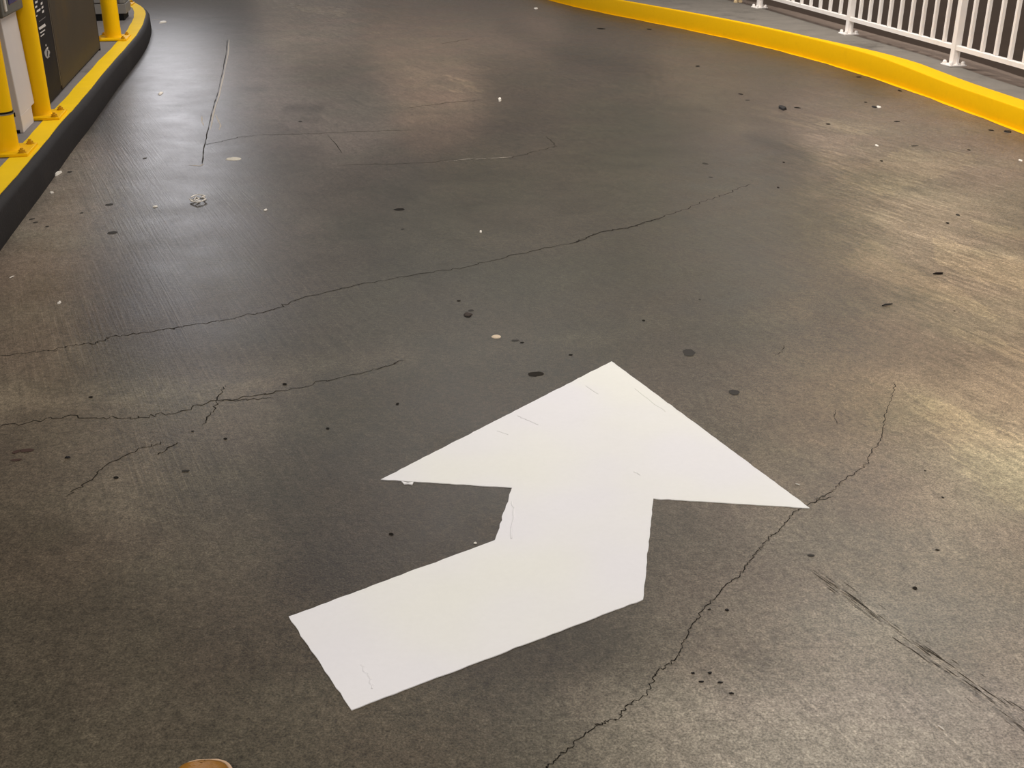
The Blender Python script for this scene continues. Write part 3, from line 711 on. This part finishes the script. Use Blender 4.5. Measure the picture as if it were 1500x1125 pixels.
def build_machine():
    c = G(75, 154, iz); e = G(147.5, 73.5, iz)
    d = (e - c); L = d.length; ang = math.atan2(d.y, d.x); D = d.normalized(); n = Vector((D.y, -D.x, 0))
    back = 0.03
    t = thing('ticket_machine', 'tall black machine cabinet with printed side panel between yellow bollards', 'machine cabinet', (c.x, c.y, iz), ang - PI / 2)
    inv = (Matrix.Translation(t.location) @ Matrix.Rotation(ang - PI / 2, 4, 'Z')).inverted()
    split = (inv @ onplane(90, 127, c, n)).y
    ht = 1.75
    bm = bm_new(); box(bm, (-0.62, -back, 0.002), (-0.012, L - .004, ht), 0.004); obj('carcass', bm, MAT['void'], t)
    bm = bm_new(); box(bm, (-0.03, -back, 0.012), (0.0, split - 0.012, ht), 0.004); pn = obj('side_panel', bm, MAT['black_metal'], t); pn['label'] = 'black panel with pale printed marks'
    bm = bm_new(); box(bm, (-0.03, split + 0.02, 0.02), (0.004, L - 0.045, ht), 0.006); dr = obj('door', bm, MAT['black_door'], t)
    bm = bm_new(); box(bm, (-0.03, L - 0.034, 0.002), (0.002, L, ht), 0.004); obj('end_frame', bm, MAT['black_metal'], t)
    bm = bm_new(); box(bm, (-0.02, split - 0.004, 0.05), (0.003, split + 0.010, ht), 0.002); obj('edge_highlight_strip', bm, MAT['edge_grey'], t)  # pale grey strip painted in for the highlight line along the door gap
    # printed marks on the panel
    S = 9.378
    def quad(pts, mat, name, zoff=0.002):
        bm = bm_new(); vs = []
        for x, y in pts:
            q = inv @ onplane(x / S, y / S, c, n); vs.append(bm.verts.new((zoff, q.y, q.z)))
        f = bm.faces.new(vs)
        f.normal_update()
        if f.normal.x < 0: f.normal_flip()
        obj(name, bm, mat, pn)
    for x, y, w, h in ((495, 28, 34, 30), (492, 95, 28, 26), (525, 142, 52, 30), (500, 218, 16, 20), (567, 46, 24, 34), (579, 100, 24, 30), (588, 158, 24, 34), (575, -20, 22, 30), (490, -30, 26, 26)):
        quad([(x - w / 2, y - h / 2 + w * .3), (x + w / 2, y - h / 2 - w * .3), (x + w / 2, y + h / 2 - w * .3), (x - w / 2, y + h / 2 + w * .3)], MAT['mark'], 'printed_mark')
    quad([(530, 292), (620, 226), (622, 236), (534, 304)], MAT['mark_dim'], 'printed_line')
    quad([(526, 382), (612, 322), (626, 356), (540, 414)], MAT['mark'], 'printed_bar')
    quad([(548, 446), (612, 402), (616, 416), (552, 462)], MAT['mark'], 'printed_bar')
    quad([(553, 493), (604, 456), (607, 470), (558, 508)], MAT['mark'], 'printed_bar')
    # worn emblem: a dot above a feathered upright shape
    quad([(618, 612), (634, 604), (638, 632), (622, 640)], MAT['emblem'], 'emblem')
    quad([(630, 662), (655, 640), (660, 668), (648, 690), (668, 680), (684, 720), (672, 760), (680, 780), (650, 804), (628, 790), (612, 755), (606, 715), (616, 690)], MAT['emblem'], 'emblem')
    quad([(634, 660), (652, 645), (655, 665), (640, 680)], MAT['mark'], 'emblem', 0.003)
    quad([(640, 700), (652, 694), (650, 770), (640, 780)], MAT['black_metal'], 'emblem', 0.003)
build_machine()

def build_cabinet():
    c = G(186.5, 30, iz)
    t = frame('utility_cabinet', 'mid grey utility cabinet on dark plinth beyond the black machine cabinet', 'cabinet', c)
    bm = bm_new(); box(bm, (-0.62, 0.01, 0.0005), (-0.03, 0.42, 0.075)); obj('plinth', bm, MAT['void'], t)
    bm = bm_new(); box(bm, (-0.66, 0.0, 0.07), (0, 0.45, 0.17), 0.004); obj('skirt', bm, MAT['mid_grey_metal'], t)
    bm = bm_new(); box(bm, (-0.655, 0.008, 0.175), (-0.006, 0.45, 1.15), 0.006); obj('body', bm, MAT['mid_grey_metal'], t)
    bm = bm_new(); box(bm, (-0.60, 0.0, 0.185), (-0.10, 0.012, 1.12), 0.003); obj('door', bm, MAT['mid_grey_metal'], t)
    bm = bm_new(); box(bm, (-0.08, 0.002, 0.185), (-0.055, 0.010, 1.12), 0.002); obj('trim', bm, MAT['dark_grey'], t)
build_cabinet()

# ------------------------------------------------------------------ shoe
def build_shoe():
    tip = G(307, 1114, 0.03)
    t = thing('shoe', 'brown leather shoe toe with pale welt at the bottom edge', 'shoe', (tip.x - 0.004, tip.y, 0.0), math.radians(3))
    # plan outline, toe at y = 0, heel at y = -0.305 (left shoe, blunt toe)
    prof = [(-0.000, 0.013, -0.003), (-0.005, 0.029, -0.003), (-0.014, 0.0415, -0.003), (-0.030, 0.051, -0.003), (-0.06, 0.0565, -0.002), (-0.10, 0.0555, 0.0), (-0.15, 0.046, 0.004), (-0.20, 0.040, 0.006), (-0.25, 0.040, 0.004), (-0.285, 0.034, 0.002), (-0.300, 0.022, 0.001), (-0.304, 0.010, 0.0)]
    q = catmull([Vector((y, w, c)) for y, w, c in prof], 4); prof = [tuple(p) for p in q]
    def loft(levels, mat, name, cap=True):
        bm = bm_new(); rings = []
        for z, grow, back in levels:
            ring = []
            pts = [(c + w + (grow if w > 0 else 0), y + grow * max(-1, min(1, max(0, 1 + y / 0.022) if y > -0.15 else -max(0, (-y - 0.28) / 0.024)))) for i, (y, w, c) in enumerate(prof)] + [(c - w - grow, y + grow * max(-1, min(1, max(0, 1 + y / 0.022) if y > -0.15 else -max(0, (-y - 0.28) / 0.024)))) for i, (y, w, c) in reversed(list(enumerate(prof)))]
            for x, y in pts: ring.append(bm.verts.new((x, y, z(y) if callable(z) else z)))
            rings.append(ring)
        n = len(rings[0])
        for a, b in zip(rings, rings[1:]):
            for k in range(n): bm.faces.new((a[k], a[(k + 1) % n], b[(k + 1) % n], b[k]))
        if cap: bm.faces.new(rings[-1]); bm.faces.new(list(reversed(rings[0])))
        bmesh.ops.recalc_face_normals(bm, faces=bm.faces)
        return obj(name, bm, mat, t, True)
    loft([(0.0, -0.003, 0), (0.004, 0.001, 0), (0.020, 0.001, 0)], MAT['sole'], 'sole')
    loft([(0.0195, 0.0015, 0), (0.021, 0.008, 0), (0.026, 0.008, 0), (0.028, 0.006, 0)], MAT['welt'], 'welt')
    def top(y):
        k = [(-0.305, 0.095), (-0.25, 0.10), (-0.19, 0.098), (-0.15, 0.088), (-0.11, 0.070), (-0.07, 0.058), (-0.03, 0.052), (0.0, 0.044)]
        for (a, za), (b, zb) in zip(k, k[1:]):
            if y <= b: return za + (zb - za) * max(0, (y - a) / (b - a))
        return k[-1][1]
    lv = []
    for f, g in ((0, -0.0015), (0.25, -0.001), (0.5, -0.004), (0.72, -0.010), (0.88, -0.018), (0.97, -0.028), (1.0, -0.036)):
        lv.append((lambda y, f=f: 0.027 + (top(y) - 0.027) * f, g, 0))
    up = loft(lv, MAT['leather'], 'upper')
    bm = bm_new(); n = 24
    vs = [bm.verts.new((0.004 + 0.027 * math.cos(2 * PI * k / n), -0.235 + 0.05 * math.sin(2 * PI * k / n), top(-0.235 + 0.05 * math.sin(2 * PI * k / n)) + 0.0015)) for k in range(n)]
    bm.faces.new(vs); obj('opening', bm, MAT['void'], t)
    for k in range(5):
        y = -0.10 - k * 0.018; bm = bm_new()
        tube(bm, [(-0.020, y, top(y) - 0.002), (0.0, y - .002, top(y) + 0.004), (0.022, y, top(y) - 0.002)], 0.0022, 8); obj('lace', bm, MAT['lace'], t, True)
    bm = bm_new()
    tube(bm, [(-0.054, -0.075, 0.03), (-0.040, -0.068, 0.045), (-0.02, -0.062, 0.0555), (0.0, -0.060, 0.0575), (0.02, -0.062, 0.0555), (0.038, -0.068, 0.045), (0.05, -0.075, 0.03)], 0.0012, 6); obj('toe_cap_seam', bm, MAT['lace'], t, True)
build_shoe()

# ------------------------------------------------------------------ litter on the lane
def flake(name, label, cat, px, py, wpx, dpx, hgt, mat, rot=0.0, n=9, rough=0.25, group=None, z=0.0):
    """flat irregular scrap: width and depth as they subtend at the camera"""
    c = G(px, py, z); s = (c - Vector((0, 0, H))).length / F
    w = wpx * s / 2; e = max((G(px, py - dpx / 2).y - G(px, py + dpx / 2).y) / 2, 0.0015)
    bm = bm_new(); lo, hi = [], []
    ctr = bm.verts.new((0, 0, hgt))
    for k in range(n):
        a = 2 * PI * k / n; r = 1 + random.uniform(-rough, rough)
        x, y = r * math.cos(a) * w, r * math.sin(a) * e
        lo.append(bm.verts.new((x, y, 0))); hi.append(bm.verts.new((x * .82, y * .82, hgt * random.uniform(.6, 1))))
    for k in range(n):
        k2 = (k + 1) % n
        bm.faces.new((lo[k], lo[k2], hi[k2], hi[k])); bm.faces.new((hi[k], hi[k2], ctr))
    bm.faces.new(list(reversed(lo))); bmesh.ops.recalc_face_normals(bm, faces=bm.faces)
    o = obj(name, bm, mat, loc=(c.x, c.y, z + 0.0005)); o.rotation_euler = (0, 0, rot)
    return tag(o, label, cat, group)
def stick(name, label, cat, p0, p1, r, mat, group=None):
    a, b = G(*p0), G(*p1); m = (a + b) / 2; bm = bm_new()
    o = a * 0 + m
    pts = [a - o, (a - o).lerp(b - o, .35) + Vector((0, 0, r * .6)) + Vector((random.uniform(-r, r), 0, 0)), (a - o).lerp(b - o, .7) + Vector((0, 0, r * .3)), b - o]
    tube(bm, pts, [r * .6, r, r * .9, r * .5], 7)
    ob = obj(name, bm, mat, loc=(o.x, o.y, r * 1.02), smooth=True)
    return tag(ob, label, cat, group)
W, B_ = MAT['white_scrap'], MAT['black_scrap']
flake('flattened_scrap', 'pale flat oval scrap beside the foot of the straight saw cut', 'litter', 342, 233, 22, 5, 0.004, MAT['grey_scrap'], n=14, rough=.08)
flake('flattened_gum', 'small round beige gum spot on lane above the arrow tip', 'gum', 727, 493.5, 14, 5.5, 0.003, MAT['beige_scrap'], n=14, rough=.07)
flake('rubber_lump', 'black rubbery lump lying on lane toward the upper right', 'litter', 1146, 159, 11, 6, 0.016, B_, n=10)
flake('dark_clod', 'dark brown clod on lane left of beige gum spot', 'litter', 685, 461, 13, 6, 0.004, MAT['brown_scrap'], n=11)
stick('twig', 'short black twig on worn lane at right, below the pale streaks', 'twig', (1292, 449), (1307, 446), 0.0035, B_)
stick('twig', 'dark stub of twig on pale worn streak at far right', 'twig', (1367, 402), (1381, 400.5), 0.0035, MAT['brown_scrap'])
flake('rubber_strip', 'black flat strip lying against the foot of yellow kerb', 'litter', 1476, 193, 12, 3, 0.008, B_)
flake('paper_scrap', 'torn white scrap near the yellow kerb below third railing post', 'litter', 1287, 157, 6, 2.5, 0.008, W)
flake('dark_chip', 'black chip touching the torn white scrap near the kerb', 'litter', 1281, 157, 6, 2.5, 0.006, B_)
flake('white_pebble', 'tiny round white pebble on lane near middle top', 'pebble', 732, 147, 4.5, 4, 0.02, W, rough=.1)
flake('white_chip', 'elongated white chip at the foot of the black kerb', 'litter', 85.5, 255, 4.5, 7, 0.012, W)
flake('white_chip', 'small white chip on lane just below the elongated one', 'litter', 76, 283, 5, 2, 0.008, W)
flake('white_chip', 'small white flake on lane left of crumpled plastic', 'litter', 227, 303, 6.5, 2.2, 0.006, W)
flake('white_chip', 'white fleck on lane beside island between bollards two and three', 'litter', 235.5, 137.5, 4.5, 3, 0.012, W)
flake('white_chip', 'white scrap beside the rounded end of the island', 'litter', 239, 33, 7, 3, 0.016, W)
flake('white_chip', 'tiny white fleck on middle of the lane above crossing crack', 'litter', 704, 340, 3.5, 2.6, 0.006, W)
flake('white_chip', 'tiny white fleck on pale worn streaks at right', 'litter', 1284, 213.5, 4, 2, 0.006, W)
flake('white_chip', 'tiny white fleck at right edge below the kerb', 'litter', 1495, 235.5, 4, 3, 0.006, W)
flake('white_chip', 'white fleck at the top of lane near yellow kerb start', 'litter', 784.5, 12.5, 6, 2, 0.01, W)
flake('white_chip', 'tiny white fleck right of crumpled plastic', 'litter', 389, 308, 4.5, 2, 0.006, W)
flake('white_chip', 'tiny white fleck on left lane above long cross crack', 'litter', 87, 444, 4, 3, 0.006, W)
stick('paper_curl', 'thin white curl lying on floor at left edge', 'litter', (14, 408), (21, 405), 0.0025, W)
stick('paper_curl', 'curled white shaving beside the right barb of the arrow', 'litter', (1165, 709), (1172, 711.5), 0.0016, W)
stick('paper_curl', 'thin white stick on lower right lane below the dark scores', 'litter', (1374, 1063.5), (1383, 1070), 0.0016, W)
flake('white_chip', 'tiny white fleck near the lower left barb side of arrow', 'litter', 696, 796, 5, 2, 0.003, W)
flake('leaf_fragment', 'small dark leaf fragment on lower left lane', 'leaf', 99, 670.5, 8, 2.6, 0.004, B_, rot=.2)
flake('black_chip', 'black chip on lane right of arrow shaft beside long crack', 'litter', 1065, 894, 6, 3, 0.003, B_, rot=-.3)
for x, y, w in ((1015, 986.5, 5), (1040, 986, 6.5), (1027, 999, 7), (1055, 1000, 8), (1071.5, 1016, 6)):
    flake('grit', 'tiny black grit fleck right of long crack below the arrow', 'grit', x, y, w, 2.4, 0.0025, B_, group='black grit flecks right of the long crack')
def crumpled():
    c = G(290, 294); t_pts = [(280, 292), (284, 289), (290, 287.5), (297, 288), (301, 290), (296, 291), (302, 295), (296, 298), (289, 299.5), (282, 298), (278, 295), (284, 295), (288, 292), (292, 294), (286, 297)]
    bm = bm_new(); vs = []
    for i, p in enumerate(t_pts):
        q = G(*p) - c; vs.append((q.x, q.y, 0.003 + 0.006 * random.random()))
    tube(bm, vs, [0.0022 + 0.0026 * random.random() for _ in vs], 5)
    for k in range(7):
        a, b, d = random.sample(vs, 3)
        if (Vector(a) - Vector(b)).length < 0.15:
            bm.faces.new([bm.verts.new(a), bm.verts.new(b), bm.verts.new(Vector(a).lerp(Vector(d), .25))])
    o = obj('plastic_wrapper', bm, MAT['white_scrap'], loc=(c.x, c.y, 0.004))
    tag(o, 'crumpled pale plastic wrapper on broomed concrete at left', 'litter')
crumpled()

# ------------------------------------------------------------------ light
def area(name, loc, size, power, col, target=None):
    L = bpy.data.lights.new(name, 'AREA'); L.shape = 'RECTANGLE'; L.size, L.size_y = size; L.energy = power; L.color = col
    o = bpy.data.objects.new(name, L); C.objects.link(o); o.location = loc
    if target:
        o.rotation_euler = (Vector(target) - Vector(loc)).to_track_quat('-Z', 'Y').to_euler()
    return o
area('overhead_light', (2.4, 5.5, 3.0), (1.0, 0.6), 125, (1.0, 0.95, 0.9))
area('overhead_light', (-5.5, 18.2, 3.0), (1.3, 1.3), 100, (0.96, 0.95, 1.0), (-2.6, 10, 0))
area('overhead_light', (-0.8, -1.5, 3.2), (2.4, 1.2), 130, (1.0, 0.97, 0.92), (0, 3, 0))  # unseen fill added behind the camera to lift the vertical faces
area('overhead_light', (-0.2, 10.2, 4.6), (3.0, 2.0), 260, (1.0, 0.96, 0.9))  # unseen broad light added over mid-lane to brighten the kerb faces
area('rail_shadow_spot', (3.02, 9.7, 3.7), (0.05, 0.05), 46, (1.0, 0.96, 0.9))  # this and the next: unseen overhead spots placed to cast baluster shadows
area('rail_shadow_spot', (2.72, 12.8, 3.7), (0.05, 0.05), 46, (1.0, 0.96, 0.9))
wd = bpy.data.worlds.new('garage_ambient'); bpy.context.scene.world = wd; wd.use_nodes = True
bg = wd.node_tree.nodes['Background']; bg.inputs[0].default_value = (1.0, 0.965, 0.92, 1); bg.inputs[1].default_value = 0.30

# ------------------------------------------------------------------ camera
cam = bpy.data.cameras.new('camera'); co = bpy.data.objects.new('camera', cam); C.objects.link(co)
cam.sensor_fit = 'HORIZONTAL'; cam.sensor_width = 36.0; cam.lens = F / 1500 * 36.0
cam.clip_start = 0.05; cam.clip_end = 200
co.location = (0, 0, H); co.rotation_euler = (PI / 2 - PITCH, 0, 0)
sc = bpy.context.scene; sc.camera = co
sc.view_settings.view_transform = 'Standard'; sc.view_settings.look = 'None'; sc.view_settings.exposure = 0.0
